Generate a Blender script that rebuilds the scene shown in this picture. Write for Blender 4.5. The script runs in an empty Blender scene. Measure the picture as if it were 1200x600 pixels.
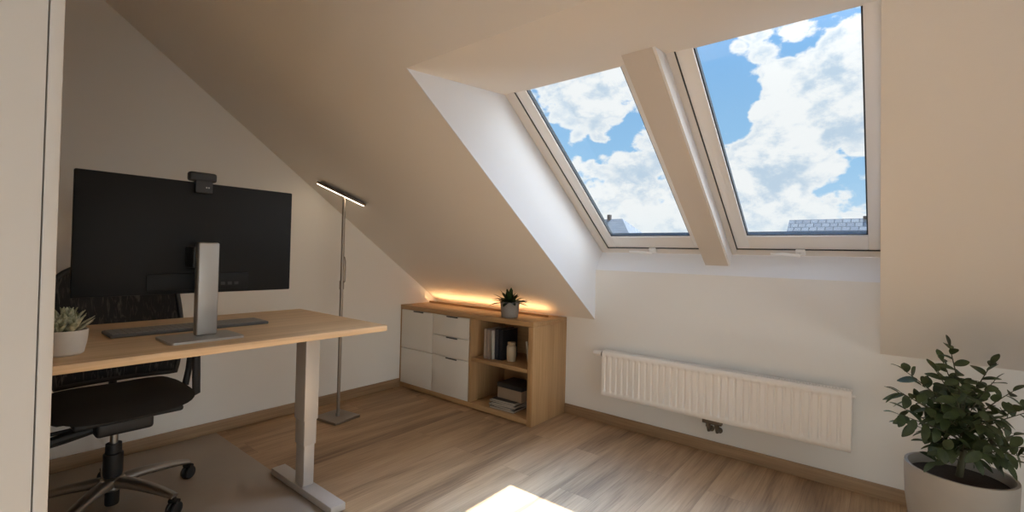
import bpy, bmesh, math, random
from mathutils import Vector, Matrix, noise
PI = math.pi
scn = bpy.context.scene
COL = scn.collection
V = Vector

# ------------------------------------------------------------------ helpers
class MB:
    """collects shapes and links them as ONE mesh object"""
    def __init__(s): s.bm = bmesh.new()
    def merge(s, b, M=None):
        if M is not None: b.transform(M)
        me = bpy.data.meshes.new('tmp'); b.to_mesh(me); b.free()
        s.bm.from_mesh(me); bpy.data.meshes.remove(me); return s
    def box(s, lo, hi, bev=0.0, seg=2, M=None):
        b = bmesh.new(); bmesh.ops.create_cube(b, size=1)
        lo = V(lo); hi = V(hi); d = hi - lo; c = (hi + lo) / 2
        for v in b.verts: v.co = V((v.co.x*d.x, v.co.y*d.y, v.co.z*d.z)) + c
        if bev > 0:
            bmesh.ops.bevel(b, geom=b.edges[:], offset=bev, segments=seg, profile=.5, affect='EDGES')
        return s.merge(b, M)
    def quad(s, *pts):
        s.bm.faces.new([s.bm.verts.new(V(p)) for p in pts]); return s
    def lathe(s, prof, c=(0,0,0), n=40, M=None, cap=True):
        b = bmesh.new(); rings = []
        for r, z in prof:
            if r <= 1e-6: rings.append([b.verts.new((0,0,z))])
            else: rings.append([b.verts.new((r*math.cos(2*PI*i/n), r*math.sin(2*PI*i/n), z)) for i in range(n)])
        for A, B in zip(rings, rings[1:]):
            for i in range(n):
                j = (i+1) % n
                if len(A) == 1 and len(B) == 1: continue
                if len(A) == 1: b.faces.new((A[0], B[j], B[i]))
                elif len(B) == 1: b.faces.new((A[i], A[j], B[0]))
                else: b.faces.new((A[i], A[j], B[j], B[i]))
        if cap:
            if len(rings[0]) > 1: b.faces.new(rings[0][::-1])
            if len(rings[-1]) > 1: b.faces.new(rings[-1])
        bmesh.ops.recalc_face_normals(b, faces=b.faces)
        b.transform(Matrix.Translation(V(c)))
        return s.merge(b, M)
    def cyl(s, a, b_, r, r2=None, n=24):
        a = V(a); b_ = V(b_); L = (b_ - a).length; q = (b_ - a).to_track_quat('Z', 'Y').to_matrix().to_4x4()
        return s.lathe([(r, 0), (r if r2 is None else r2, L)], n=n, M=Matrix.Translation(a) @ q)
    def tube(s, pts, rad, n=12, flat=1.0, upv=(0,0,1)):
        """swept round (or flattened) tube along points; rad number or list"""
        pts = [V(p) for p in pts]; b = bmesh.new(); rings = []
        for i, p in enumerate(pts):
            t = (pts[min(i+1, len(pts)-1)] - pts[max(i-1, 0)]).normalized()
            u = V(upv)
            if abs(u.dot(t)) > .95: u = V((1, 0, 0))
            x = t.cross(u).normalized(); y = x.cross(t).normalized()
            r = rad[i] if isinstance(rad, (list, tuple)) else rad
            rings.append([b.verts.new(p + x*(r*math.cos(2*PI*k/n)) + y*(r*flat*math.sin(2*PI*k/n))) for k in range(n)])
        for A, B in zip(rings, rings[1:]):
            for i in range(n): b.faces.new((A[i], A[(i+1) % n], B[(i+1) % n], B[i]))
        b.faces.new(rings[0][::-1]); b.faces.new(rings[-1])
        bmesh.ops.recalc_face_normals(b, faces=b.faces)
        return s.merge(b)
    def prism(s, outline, vec, M=None):
        """closed polygon (3d points) extruded by vec"""
        b = bmesh.new(); vec = V(vec)
        A = [b.verts.new(V(p)) for p in outline]; B = [b.verts.new(V(p) + vec) for p in outline]
        b.faces.new(A); b.faces.new(B[::-1]); n = len(A)
        for i in range(n): b.faces.new((A[i], A[(i+1) % n], B[(i+1) % n], B[i]))
        bmesh.ops.recalc_face_normals(b, faces=b.faces)
        return s.merge(b, M)
    def build(s, name, mat, parent=None, smooth=35, M=None):
        if M is not None: s.bm.transform(M)
        if parent is not None: s.bm.transform(Matrix.Translation(-WLOC.get(parent.name, V((0,0,0)))))
        me = bpy.data.meshes.new(name); s.bm.to_mesh(me); s.bm.free()
        me.materials.append(mat)
        if smooth:
            me.polygons.foreach_set('use_smooth', [True]*len(me.polygons))
            me.set_sharp_from_angle(angle=math.radians(smooth))
        o = bpy.data.objects.new(name, me); COL.objects.link(o)
        if parent is not None:
            o.parent = parent; WLOC[o.name] = WLOC.get(parent.name, V((0,0,0))).copy()
        else: WLOC[o.name] = V((0,0,0))
        return o
WLOC = {}
def tag(o, label=None, cat=None, group=None, kind=None):
    if label: o['label'] = label
    if cat: o['category'] = cat
    if group: o['group'] = group
    if kind: o['kind'] = kind
    return o
def thing(name, loc, label, cat, group=None):
    o = bpy.data.objects.new(name, None); COL.objects.link(o); o.empty_display_size = .05
    o.location = loc; WLOC[o.name] = V(loc)
    return tag(o, label, cat, group)
def struct(name, mb, mat, parent=None, **k):
    o = mb.build(name, mat, parent, **k)
    if parent is None: o['kind'] = 'structure'
    return o
def copy_part(o, parent):
    c = o.copy(); COL.objects.link(c); c.parent = parent
    for ch in o.children: copy_part(ch, c)
    return c

# ------------------------------------------------------------------ materials
def newmat(name):
    m = bpy.data.materials.new(name); m.use_nodes = True
    nt = m.node_tree; return m, nt, nt.nodes['Principled BSDF']
def N(nt, t, **k):
    n = nt.nodes.new(t)
    for a, b in k.items():
        if a in n.inputs.keys() if hasattr(n.inputs, 'keys') else False: n.inputs[a].default_value = b
        else: setattr(n, a, b)
    return n
def plain(name, c, rough=.5, metal=0.0, bump=0.0, bscale=200., var=0.0, spec=.5):
    m, nt, p = newmat(name)
    p.inputs['Base Color'].default_value = (*c, 1); p.inputs['Roughness'].default_value = rough
    p.inputs['Metallic'].default_value = metal; p.inputs['Specular IOR Level'].default_value = spec
    tc = nt.nodes.new('ShaderNodeTexCoord')
    if bump > 0 or var > 0:
        n = nt.nodes.new('ShaderNodeTexNoise'); n.inputs['Scale'].default_value = bscale; n.inputs['Detail'].default_value = 3
        nt.links.new(tc.outputs['Object'], n.inputs['Vector'])
        if bump > 0:
            b = nt.nodes.new('ShaderNodeBump'); b.inputs['Strength'].default_value = bump; b.inputs['Distance'].default_value = .002
            nt.links.new(n.outputs['Fac'], b.inputs['Height']); nt.links.new(b.outputs['Normal'], p.inputs['Normal'])
        if var > 0:
            r = nt.nodes.new('ShaderNodeValToRGB')
            r.color_ramp.elements[0].position = .3; r.color_ramp.elements[1].position = .7
            r.color_ramp.elements[0].color = (*[x*(1-var) for x in c], 1); r.color_ramp.elements[1].color = (*[min(1, x*(1+var)) for x in c], 1)
            nt.links.new(n.outputs['Fac'], r.inputs['Fac']); nt.links.new(r.outputs['Color'], p.inputs['Base Color'])
    return m
def wood(name, c1, c2, axis, rough=.45, fine=90., band=9.):
    """straight grained wood, grain running along the given axis"""
    m, nt, p = newmat(name); L = nt.links.new
    tc = nt.nodes.new('ShaderNodeTexCoord')
    def stretched(sc, k):
        mp = nt.nodes.new('ShaderNodeMapping'); v = [sc, sc, sc]; v[axis] = sc*k
        mp.inputs['Scale'].default_value = v; L(tc.outputs['Object'], mp.inputs['Vector'])
        n = nt.nodes.new('ShaderNodeTexNoise'); n.inputs['Scale'].default_value = 1; n.inputs['Detail'].default_value = 4
        n.inputs['Distortion'].default_value = .6
        L(mp.outputs['Vector'], n.inputs['Vector']); return n
    a = stretched(fine, .03); b = stretched(band, .06)
    mx = nt.nodes.new('ShaderNodeMix'); mx.data_type = 'FLOAT'; mx.inputs['Factor'].default_value = .5
    L(a.outputs['Fac'], mx.inputs['A']); L(b.outputs['Fac'], mx.inputs['B'])
    r = nt.nodes.new('ShaderNodeValToRGB'); r.color_ramp.elements[0].position = .36; r.color_ramp.elements[1].position = .64
    r.color_ramp.elements[0].color = (*c1, 1); r.color_ramp.elements[1].color = (*c2, 1)
    L(mx.outputs['Result'], r.inputs['Fac']); L(r.outputs['Color'], p.inputs['Base Color'])
    bp = nt.nodes.new('ShaderNodeBump'); bp.inputs['Strength'].default_value = .08; bp.inputs['Distance'].default_value = .001
    L(a.outputs['Fac'], bp.inputs['Height']); L(bp.outputs['Normal'], p.inputs['Normal'])
    p.inputs['Roughness'].default_value = rough
    return m
def floor_mat():
    m, nt, p = newmat('oak_laminate'); L = nt.links.new
    tc = nt.nodes.new('ShaderNodeTexCoord')
    mp = nt.nodes.new('ShaderNodeMapping'); mp.inputs['Rotation'].default_value = (0, 0, PI/2); mp.inputs['Location'].default_value = (.31, .07, 0)
    L(tc.outputs['Object'], mp.inputs['Vector'])
    br = nt.nodes.new('ShaderNodeTexBrick'); br.offset = .37
    for k, v in {'Scale': 1, 'Mortar Size': .0007, 'Mortar Smooth': .2, 'Brick Width': 1.3, 'Row Height': .192, 'Bias': 0.}.items(): br.inputs[k].default_value = v
    br.inputs['Color1'].default_value = (0, 0, 0, 1); br.inputs['Color2'].default_value = (1, 1, 1, 1); br.inputs['Mortar'].default_value = (.5, .5, .5, 1)
    L(mp.outputs['Vector'], br.inputs['Vector'])
    # shift the grain from board to board
    ofs = nt.nodes.new('ShaderNodeVectorMath'); ofs.operation = 'MULTIPLY_ADD'
    ofs.inputs[1].default_value = (7.3, 3.1, 5.7); L(br.outputs['Color'], ofs.inputs[0]); L(mp.outputs['Vector'], ofs.inputs[2])
    def noi(sx, sy, det, dist):
        q = nt.nodes.new('ShaderNodeMapping'); q.inputs['Scale'].default_value = (sx, sy, 1); L(ofs.outputs['Vector'], q.inputs['Vector'])
        n = nt.nodes.new('ShaderNodeTexNoise'); n.inputs['Scale'].default_value = 1; n.inputs['Detail'].default_value = det; n.inputs['Distortion'].default_value = dist
        L(q.outputs['Vector'], n.inputs['Vector']); return n
    g1 = noi(4.5, 120, 4, .3); g2 = noi(.75, 6.5, 5, .9)
    mx = nt.nodes.new('ShaderNodeMix'); mx.data_type = 'FLOAT'; mx.inputs['Factor'].default_value = .66
    L(g1.outputs['Fac'], mx.inputs['A']); L(g2.outputs['Fac'], mx.inputs['B'])
    sep = nt.nodes.new('ShaderNodeSeparateColor'); L(br.outputs['Color'], sep.inputs['Color'])
    ad = nt.nodes.new('ShaderNodeMath'); ad.operation = 'MULTIPLY_ADD'; ad.inputs[1].default_value = .045; L(sep.outputs['Red'], ad.inputs[0]); L(mx.outputs['Result'], ad.inputs[2])
    r = nt.nodes.new('ShaderNodeValToRGB'); e = r.color_ramp.elements
    e[0].position = .33; e[0].color = (.19, .112, .060, 1); e[1].position = .80; e[1].color = (.61, .42, .25, 1)
    x = e.new(.54); x.color = (.41, .265, .146, 1)
    L(ad.outputs[0], r.inputs['Fac'])
    mm = nt.nodes.new('ShaderNodeMix'); mm.data_type = 'RGBA'; L(br.outputs['Fac'], mm.inputs['Factor']); L(r.outputs['Color'], mm.inputs['A'])
    mm.inputs['B'].default_value = (.20, .12, .065, 1)
    L(mm.outputs['Result'], p.inputs['Base Color'])
    p.inputs['Roughness'].default_value = .5; p.inputs['Specular IOR Level'].default_value = .35
    bp = nt.nodes.new('ShaderNodeBump'); bp.inputs['Strength'].default_value = .12; bp.inputs['Distance'].default_value = .001
    L(g1.outputs['Fac'], bp.inputs['Height']); L(bp.outputs['Normal'], p.inputs['Normal'])
    return m
def emis(name, c, s):
    m, nt, p = newmat(name); p.inputs['Base Color'].default_value = (*c, 1)
    p.inputs['Emission Color'].default_value = (*c, 1); p.inputs['Emission Strength'].default_value = s
    return m
def glass_mat():
    m = bpy.data.materials.new('window_glass'); m.use_nodes = True; nt = m.node_tree; nt.nodes.clear(); L = nt.links.new
    o = nt.nodes.new('ShaderNodeOutputMaterial'); t = nt.nodes.new('ShaderNodeBsdfTransparent'); g = nt.nodes.new('ShaderNodeBsdfGlossy')
    t.inputs['Color'].default_value = (.955, .97, .965, 1); g.inputs['Roughness'].default_value = .02
    lw = nt.nodes.new('ShaderNodeLayerWeight'); pw = nt.nodes.new('ShaderNodeMath'); pw.operation = 'POWER'; pw.inputs[1].default_value = 5; L(lw.outputs['Facing'], pw.inputs[0])
    f = nt.nodes.new('ShaderNodeMath'); f.operation = 'MULTIPLY_ADD'; f.inputs[1].default_value = .6; f.inputs[2].default_value = .018; L(pw.outputs[0], f.inputs[0])
    x = nt.nodes.new('ShaderNodeMixShader'); L(f.outputs[0], x.inputs[0]); L(t.outputs[0], x.inputs[1]); L(g.outputs[0], x.inputs[2]); L(x.outputs[0], o.inputs['Surface'])
    return m
def fabric_mesh(name, c1, c2):
    m, nt, p = newmat(name); L = nt.links.new
    tc = nt.nodes.new('ShaderNodeTexCoord'); mp = nt.nodes.new('ShaderNodeMapping'); mp.inputs['Scale'].default_value = (30, 60, 9)
    L(tc.outputs['Object'], mp.inputs['Vector'])
    n = nt.nodes.new('ShaderNodeTexNoise'); n.inputs['Scale'].default_value = 1; n.inputs['Detail'].default_value = 3; n.inputs['Distortion'].default_value = 1.5
    L(mp.outputs['Vector'], n.inputs['Vector'])
    r = nt.nodes.new('ShaderNodeValToRGB'); r.color_ramp.elements[0].position = .52; r.color_ramp.elements[1].position = .7
    r.color_ramp.elements[0].color = (*c1, 1); r.color_ramp.elements[1].color = (*c2, 1)
    L(n.outputs['Fac'], r.inputs['Fac']); L(r.outputs['Color'], p.inputs['Base Color']); p.inputs['Roughness'].default_value = .8
    return m
def leafmat(name, c1, c2, rough=.4, scale=25.):
    m, nt, p = newmat(name); L = nt.links.new
    tc = nt.nodes.new('ShaderNodeTexCoord'); n = nt.nodes.new('ShaderNodeTexNoise'); n.inputs['Scale'].default_value = scale
    L(tc.outputs['Object'], n.inputs['Vector'])
    r = nt.nodes.new('ShaderNodeValToRGB'); r.color_ramp.elements[0].position = .35; r.color_ramp.elements[1].position = .65
    r.color_ramp.elements[0].color = (*c1, 1); r.color_ramp.elements[1].color = (*c2, 1)
    L(n.outputs['Fac'], r.inputs['Fac']); L(r.outputs['Color'], p.inputs['Base Color']); p.inputs['Roughness'].default_value = rough
    return m
def tile_mat(name, c1, c2, gap):
    m, nt, p = newmat(name); L = nt.links.new
    tc = nt.nodes.new('ShaderNodeTexCoord')
    br = nt.nodes.new('ShaderNodeTexBrick'); br.offset = .5
    for k, v in {'Scale': 1, 'Mortar Size': .025, 'Mortar Smooth': .3, 'Brick Width': .30, 'Row Height': .30}.items(): br.inputs[k].default_value = v
    br.inputs['Color1'].default_value = (*c1, 1); br.inputs['Color2'].default_value = (*c2, 1); br.inputs['Mortar'].default_value = (*gap, 1)
    mp = nt.nodes.new('ShaderNodeMapping'); L(tc.outputs['Object'], mp.inputs['Vector'])
    L(mp.outputs['Vector'], br.inputs['Vector']); L(br.outputs['Color'], p.inputs['Base Color']); p.inputs['Roughness'].default_value = .95; p.inputs['Specular IOR Level'].default_value = .05
    return m

M_wall = plain('warm_white_paint', (.82, .80, .755), .92, bump=.25, bscale=420, spec=.2)
M_slope = plain('beige_ceiling_paint', (.83, .79, .735), .92, bump=.25, bscale=420, spec=.2)
M_reveal = plain('white_lining_paint', (.82, .84, .875), .8, spec=.3)
M_post = plain('beige_post_paint', (.72, .665, .60), .9, spec=.2)
M_floor = floor_mat()
M_base = wood('oak_skirting', (.24, .15, .08), (.40, .27, .16), 1)
M_basex = wood('oak_skirting_back', (.24, .15, .08), (.40, .27, .16), 0)
M_frame = plain('white_window_lacquer', (.90, .90, .90), .3)
M_strip = plain('beige_window_profile', (.72, .68, .63), .5)
M_gasket = plain('dark_window_gasket', (.03, .035, .04), .5)
M_glass = glass_mat()
M_door = plain('cream_door_lacquer', (.70, .65, .585), .6, spec=.3)
M_oak = wood('pale_oak_veneer', (.35, .205, .090), (.49, .305, .150), 0)
M_oakv = wood('pale_oak_veneer_upright', (.35, .205, .090), (.49, .305, .150), 2)
M_desk = wood('oak_worktop', (.60, .40, .215), (.80, .575, .35), 1, rough=.5)
M_white = plain('white_front_lacquer', (.74, .70, .63), .45)
M_tab = plain('dark_pull_tab', (.045, .038, .03), .4)
M_alu = plain('brushed_aluminium', (.46, .445, .42), .46, metal=.75)
M_leg = plain('silver_grey_powder_coat', (.56, .53, .49), .45, metal=.35)
M_blackpl = plain('black_plastic', (.016, .016, .017), .5)
M_blackscr = plain('black_monitor_shell', (.009, .009, .009), .55, spec=.25)
M_seat = plain('black_seat_fabric', (.020, .019, .018), .9, bump=.4, bscale=900)
M_mesh = fabric_mesh('black_mesh_fabric', (.006, .006, .007), (.075, .068, .062))
M_polish = plain('polished_chair_metal', (.38, .36, .335), .42, metal=1.)
M_keyb = plain('dark_grey_plastic', (.10, .094, .088), .5)
M_keys = plain('grey_key_caps', (.26, .245, .225), .5)
M_mat = plain('taupe_floor_mat', (.345, .285, .225), .55, var=.05, bscale=3.)
M_lamp = plain('brown_nickel_metal', (.33, .285, .24), .4, metal=.8)
M_lampled = emis('warm_lamp_diffuser', (1., .83, .60), 6.)
M_led = emis('warm_led_diffuser', (1., .62, .29), 22.)
M_rad = plain('white_radiator_enamel', (.90, .86, .80), .35)
M_dark = plain('dark_slot', (.03, .03, .03), .8)
M_brass = plain('dull_bronze_metal', (.17, .14, .11), .4, metal=.8)
M_pot = plain('pale_stone_pot', (.37, .335, .29), .7, var=.04, bscale=9.)
M_potgrey = plain('grey_concrete_pot', (.26, .24, .22), .85, bump=.3, bscale=150, var=.08)
M_potwhite = plain('cream_ceramic_pot', (.74, .68, .60), .6, var=.03, bscale=20.)
M_soil = plain('dark_soil', (.035, .022, .014), .95, bump=1., bscale=140, var=.3)
M_leaf = leafmat('dark_green_leaf', (.022, .036, .009), (.050, .072, .019), .55)
M_stem = plain('brown_green_stem', (.06, .055, .025), .7)
M_leaf2 = leafmat('deep_green_leaf', (.012, .030, .010), (.030, .058, .018), .4, 40.)
M_succ = leafmat('grey_green_succulent_leaf', (.26, .28, .17), (.62, .62, .45), .6, 60.)

# ------------------------------------------------------------------ geometry of the attic
HK = .723; TT = .7213; TH = math.atan(TT); CS, SN = math.cos(TH), math.sin(TH)
XA, XB = 1.680, 3.300; XR = 8.6; YB = -5.2; ZC = 2.75
YC = -(ZC - HK)/TT                       # where the slope reaches the flat ceiling
ZS = 1.083                               # top of knee wall inside the recess
YT = -1.742                              # upper edge of the recess on the slope
O = V((0, 0, HK)); ES = V((0, -CS, SN)); EN = V((0, SN, CS))
def W(x, s, n): return O + V((x, 0, 0)) + ES*s + EN*n
def slope(x, y): return (x, y, HK - y*TT)
def wbox(mb, x0, x1, s0, s1, n0, n1, bev=0.0):
    M = Matrix(((1, 0, 0, 0), (0, -CS, SN, 0), (0, SN, CS, HK), (0, 0, 0, 1)))
    # local (x, s, n): columns ex, es, en
    M = Matrix(((1, 0, 0, O.x), (0, ES.y, EN.y, O.y), (0, ES.z, EN.z, O.z), (0, 0, 0, 1)))
    b = bmesh.new(); bmesh.ops.create_cube(b, size=1)
    for v in b.verts: v.co = V(((x0+x1)/2 + v.co.x*(x1-x0), (s0+s1)/2 + v.co.y*(s1-s0), (n0+n1)/2 + v.co.z*(n1-n0)))
    if bev: bmesh.ops.bevel(b, geom=b.edges[:], offset=bev, segments=2, profile=.5, affect='EDGES')
    b.transform(M); bmesh.ops.recalc_face_normals(b, faces=b.faces)
    return mb.merge(b)

# floor
struct('floor', MB().box((-.15, YB-.15, -.2), (XR+.15, .35, 0)), M_floor, smooth=0)
# gable wall on the left (thick slab outside the room)
prof = [(0, .0, 0), (0, 0, HK), slope(0, YC), (0, YB, ZC), (0, YB, 0)]
struct('wall_left', MB().prism(prof, (-.15, 0, 0)), M_wall, smooth=0)
# knee wall, with the higher piece inside the window recess
mb = MB().box((0, 0, 0), (XR, .12, HK)).box((XA, 0, HK), (XB+.04, .12, ZS))
struct('wall_back', mb, M_wall, smooth=0)
# sloping and flat ceiling with the recess left open, and the roof deck around the windows
S1 = 1.80                                                # top of the windows along the slope
mb = MB()
mb.quad(slope(0, 0), slope(XA, 0), slope(XA, YT), slope(0, YT))
mb.quad(slope(XB, 0), slope(XR, 0), slope(XR, YT), slope(XB, YT))
mb.quad(slope(0, YT), slope(XA, YT), slope(XB, YT), slope(XR, YT), slope(XR, YC), slope(0, YC))
mb.quad((0, YC, ZC), (XR, YC, ZC), (XR, YB, ZC), (0, YB, ZC))
struct('ceiling', mb, M_slope, smooth=0)
# roof deck outside, open where the two windows sit
mb = MB(); n0, n1 = .57, .62; WL = (1.69, 2.47); WR = (2.55, 3.335); SB = .2235
for (a, b, c, d) in ((-.15, WL[0], -.5, 3.6), (WR[1], XR+.15, -.5, 3.6), (WL[0], WR[1], S1, 3.6), (WL[0], WR[1], -.5, SB), (WL[1], WR[0], SB, S1)):
    wbox(mb, a, b, c, d, n0, n1)
mb.box((-.15, YB-.15, ZC+.1), (XR+.15, YC+.1, ZC+.25))
struct('ceiling_deck', mb, M_reveal, smooth=0)
# recess lining: left side, right side, soffit, sill board
SO = V((0, -1.062, 2.050))                               # soffit meets the window frame here
mb = MB()
nn = .575
pl = [W(XA, -.02, .004), (XA, 0, ZS), W(XA+.008, SB-.02, .44), W(XA+.008, SB, nn), W(XA+.008, S1, nn), W(XA+.008, S1, .44), V(slope(XA, YT)) + EN*.004]
mb.prism([V(p) for p in pl], (-.06, 0, 0))
struct('wall_recess_left', mb, M_reveal, smooth=0)
pr = [W(XB, -.02, .004), V((XB, 0, ZS)), W(WR[1], SB-.02, .44), W(WR[1], SB, nn), W(WR[1], S1, nn), W(WR[1], S1, .44), V(slope(XB, YT)) + EN*.004]
struct('wall_recess_right', MB().prism(pr, (.06, 0, 0)), M_reveal, smooth=0)
e0 = V(slope(XA, YT)); e1 = V((XA, SO.y, SO.z))
mb = MB().prism([e0, e1, e1 + V((0, .05, .09)), e0 + V((0, .1, .12))], (WR[1]-XA, 0, 0))
struct('trim_1', mb, M_slope, smooth=0)                  # soffit over the windows
a = V((XA, 0, ZS)); b = W(XA, SB, .44)
mb = MB().prism([a, b, b + V((0, .10, 0)), a + V((0, .12, 0))], (WR[1]-XA, 0, 0))
struct('trim_2', mb, M_reveal, smooth=0)                 # slanted sill lining
mb = wbox(MB(), 2.431, 2.567, .152, 1.78, .36, .441, .003)
sd = MB(); 
struct('trim_3', mb, M_post)                             # rafter casing between the windows
mb = wbox(MB(), 2.567, 2.5785, .152, 1.78, .362, .441)
struct('trim_4', mb, M_frame, smooth=0)                  # its white side board

# windows ---------------------------------------------------------------
def window(name, x0, x1, fl, fr, gl, gr):
    """fixed frame, opening sash, pane, gaskets and the lever handle"""
    base = W((x0+x1)/2, SB, .5)
    w = bpy.data.objects.new(name, None); COL.objects.link(w); w.location = base; WLOC[w.name] = base; w['kind'] = 'structure'
    m = MB()
    wbox(m, x0, fl, SB, S1, .44, .57, .002); wbox(m, fr, x1, SB, S1, .44, .57, .002)
    wbox(m, fl, fr, SB, SB+.05, .44, .57, .002); wbox(m, fl, fr, S1-.05, S1, .44, .57, .002)
    m.build('frame', M_strip, w)
    g = .004; s0 = SB+.056; s1 = S1-.056; gb = .395; gt = S1-.14
    m = MB(); wbox(m, fl+g, gl, s0, s1, .446, .480, .003); wbox(m, gr, fr-g, s0, s1, .446, .480, .003)
    wbox(m, gl, gr, s0, gb, .446, .480, .003); wbox(m, gl, gr, gt, s1, .446, .480, .003)
    sash = m.build('sash', M_frame, w)
    m = MB(); t = .006
    wbox(m, gl, gl+t, gb, gt, .455, .478); wbox(m, gr-t, gr, gb, gt, .455, .478); wbox(m, gl+t, gr-t, gb, gb+t, .455, .478); wbox(m, gl+t, gr-t, gt-t, gt, .455, .478)
    m.build('gasket', M_gasket, sash)
    m = MB(); wbox(m, gl+t, gr-t, gb+t, gt-t, .463, .468); m.build('pane', M_glass, sash, smooth=0)
    # dark joint between frame and sash
    m = MB(); wbox(m, fl-.001, fl+g+.001, SB+.05, s1, .4425, .448); wbox(m, fr-g-.001, fr+.001, SB+.05, s1, .4425, .448); wbox(m, fl, fr, SB+.049, s0+.001, .4425, .448)
    m.build('joint', M_gasket, w, smooth=0)
    return w, base, sash
def lever(w, xc, xl, xr):
    m = MB(); s = SB + .043
    wbox(m, xr-.035, xr+.012, s-.02, s+.022, .425, .441, .004)
    m.tube([W(xr-.012, s+.002, .43), W(xr-.015, s, .41), W(xr-.04, s+.012, .405), W(xl+.06, s+.022, .405), W(xl, s+.022, .405)], [.011, .011, .010, .009, .008], n=12, upv=EN, flat=.7)
    m.build('handle', M_frame, w)
w1, b1, s1_ = window('window_1', *WL, 1.752, 2.43, 1.822, 2.366)
lever(w1, 0, 1.935, 2.10)
w2, b2, s2_ = window('window_2', *WR, 2.612, 3.300, 2.686, 3.246)
lever(w2, 0, 2.80, 2.955)
w1['kind'] = w2['kind'] = 'structure'

# right end wall and rear wall, each with unseen glazing added for fill light
mb = MB(); gy0, gy1, gz1 = -5.0, -1.75, 1.93
def rslab(y0, y1, z0, z1): mb.box((XR, y0, z0), (XR+.15, y1, z1))
rslab(YB, gy0, 0, ZC+.1); rslab(gy1, 0, 0, HK); rslab(gy0, gy1, gz1, ZC+.1)
mb.prism([(XR, gy1, HK), (XR, 0, HK), (XR, YC, ZC), (XR, gy1, ZC)], (.15, 0, 0))
struct('wall_right', mb, M_wall, smooth=0)
w3 = bpy.data.objects.new('window_fill_right', None); COL.objects.link(w3); w3.location = (XR+.07, (gy0+gy1)/2, 0); WLOC['window_fill_right'] = V(w3.location); w3['kind'] = 'structure'  # added opening out of view, lights the gable wall and partition
m = MB(); k = .06
for y in (gy0, (gy0+gy1)/2-k/2, gy1-k): m.box((XR+.04, y, 0), (XR+.1, y+k, gz1), .003)
for z in (0, gz1-k): m.box((XR+.045, gy0, z), (XR+.095, gy1, z+k), .003)
m.build('frame', M_frame, w3)
MB().box((XR+.067, gy0+k, k), (XR+.073, gy1-k, gz1-k)).build('pane', M_glass, w3, smooth=0)
fx0, fx1, fz1 = 3.0, 5.6, 2.0
mb = MB().box((0, YB-.15, 0), (fx0, YB, ZC)).box((fx1, YB-.15, 0), (XR, YB, ZC)).box((fx0, YB-.15, fz1), (fx1, YB, ZC))
struct('wall_front', mb, M_wall, smooth=0)
w4 = bpy.data.objects.new('window_fill_rear', None); COL.objects.link(w4); w4.location = ((fx0+fx1)/2, YB-.07, 0); WLOC['window_fill_rear'] = V(w4.location); w4['kind'] = 'structure'  # added rear opening out of view, lights the knee wall
m = MB()
for x in (fx0, (fx0+fx1)/2-k/2, fx1-k): m.box((x, YB-.1, 0), (x+k, YB-.04, fz1), .003)
for z in (0, fz1-k): m.box((fx0, YB-.095, z), (fx1, YB-.045, z+k), .003)
m.build('frame', M_frame, w4)
MB().box((fx0+k, YB-.073, k), (fx1-k, YB-.067, fz1-k)).build('pane', M_glass, w4, smooth=0)

# skirting boards
struct('baseboard_left', MB().box((0, YB, 0), (.014, -.431, .072), .003), M_base)
struct('baseboard_back', MB().box((1.448, -.014, 0), (XR, 0, .072), .003), M_basex)

# near partition with its casing strip at the left of the view
PX = 2.30
struct('wall_partition', MB().box((PX-.10, YB, 0), (PX, -2.9065, ZC)), M_door, smooth=0)
struct('trim_5', MB().box((PX-.104, -2.9045, 0), (PX+.003, -2.888, ZC), .0015), M_door)

# ------------------------------------------------------------------ chair mat
tag(MB().box((.02, -3.25, 0), (1.44, -1.862, .003), .001).build('floor_mat', M_mat), 'large smooth taupe floor mat lying under the desk and black office chair', 'floor mat')

# ------------------------------------------------------------------ desk
DZ = .84; DX0, DX1 = .715, 1.53; DY0, DY1 = -3.275, -1.69
desk = thing('desk', (1.12, -2.48, 0), 'height adjustable desk with oak worktop and silver grey T-shaped legs', 'desk')
MB().box((DX0, DY0, DZ-.027), (DX1, DY1, DZ), .004).build('tabletop', M_desk, desk)
def desk_leg(yc):
    xc = 1.118
    m = MB().box((.845, yc-.036, .006), (1.425, yc+.036, .040), .004)
    foot = m.build('foot', M_leg, desk)
    for x in (.875, 1.395): MB().cyl((x, yc, 0), (x, yc, .012), .016).build('glide', M_blackpl, foot)
    m = MB().box((xc-.040, yc-.026, .039), (xc+.040, yc+.026, .30), .003)
    col = m.build('leg', M_leg, desk)
    MB().box((xc-.0445, yc-.0305, .235), (xc+.0445, yc+.0305, .5), .003).build('middle_tube', M_leg, col)
    MB().box((xc-.049, yc-.035, .355), (xc+.049, yc+.035, .785), .003).build('outer_tube', M_leg, col)
    MB().box((.96, yc-.028, .797), (1.28, yc+.028, DZ-.027), .003).build('support_arm', M_blackpl, desk)
desk_leg(-1.850); desk_leg(-3.115)
m = MB().box((1.075, -3.10, .775), (1.105, -1.87, .807), .002).box((1.140, -3.10, .775), (1.170, -1.87, .807), .002)
m.build('crossbar', M_blackpl, desk)

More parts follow.
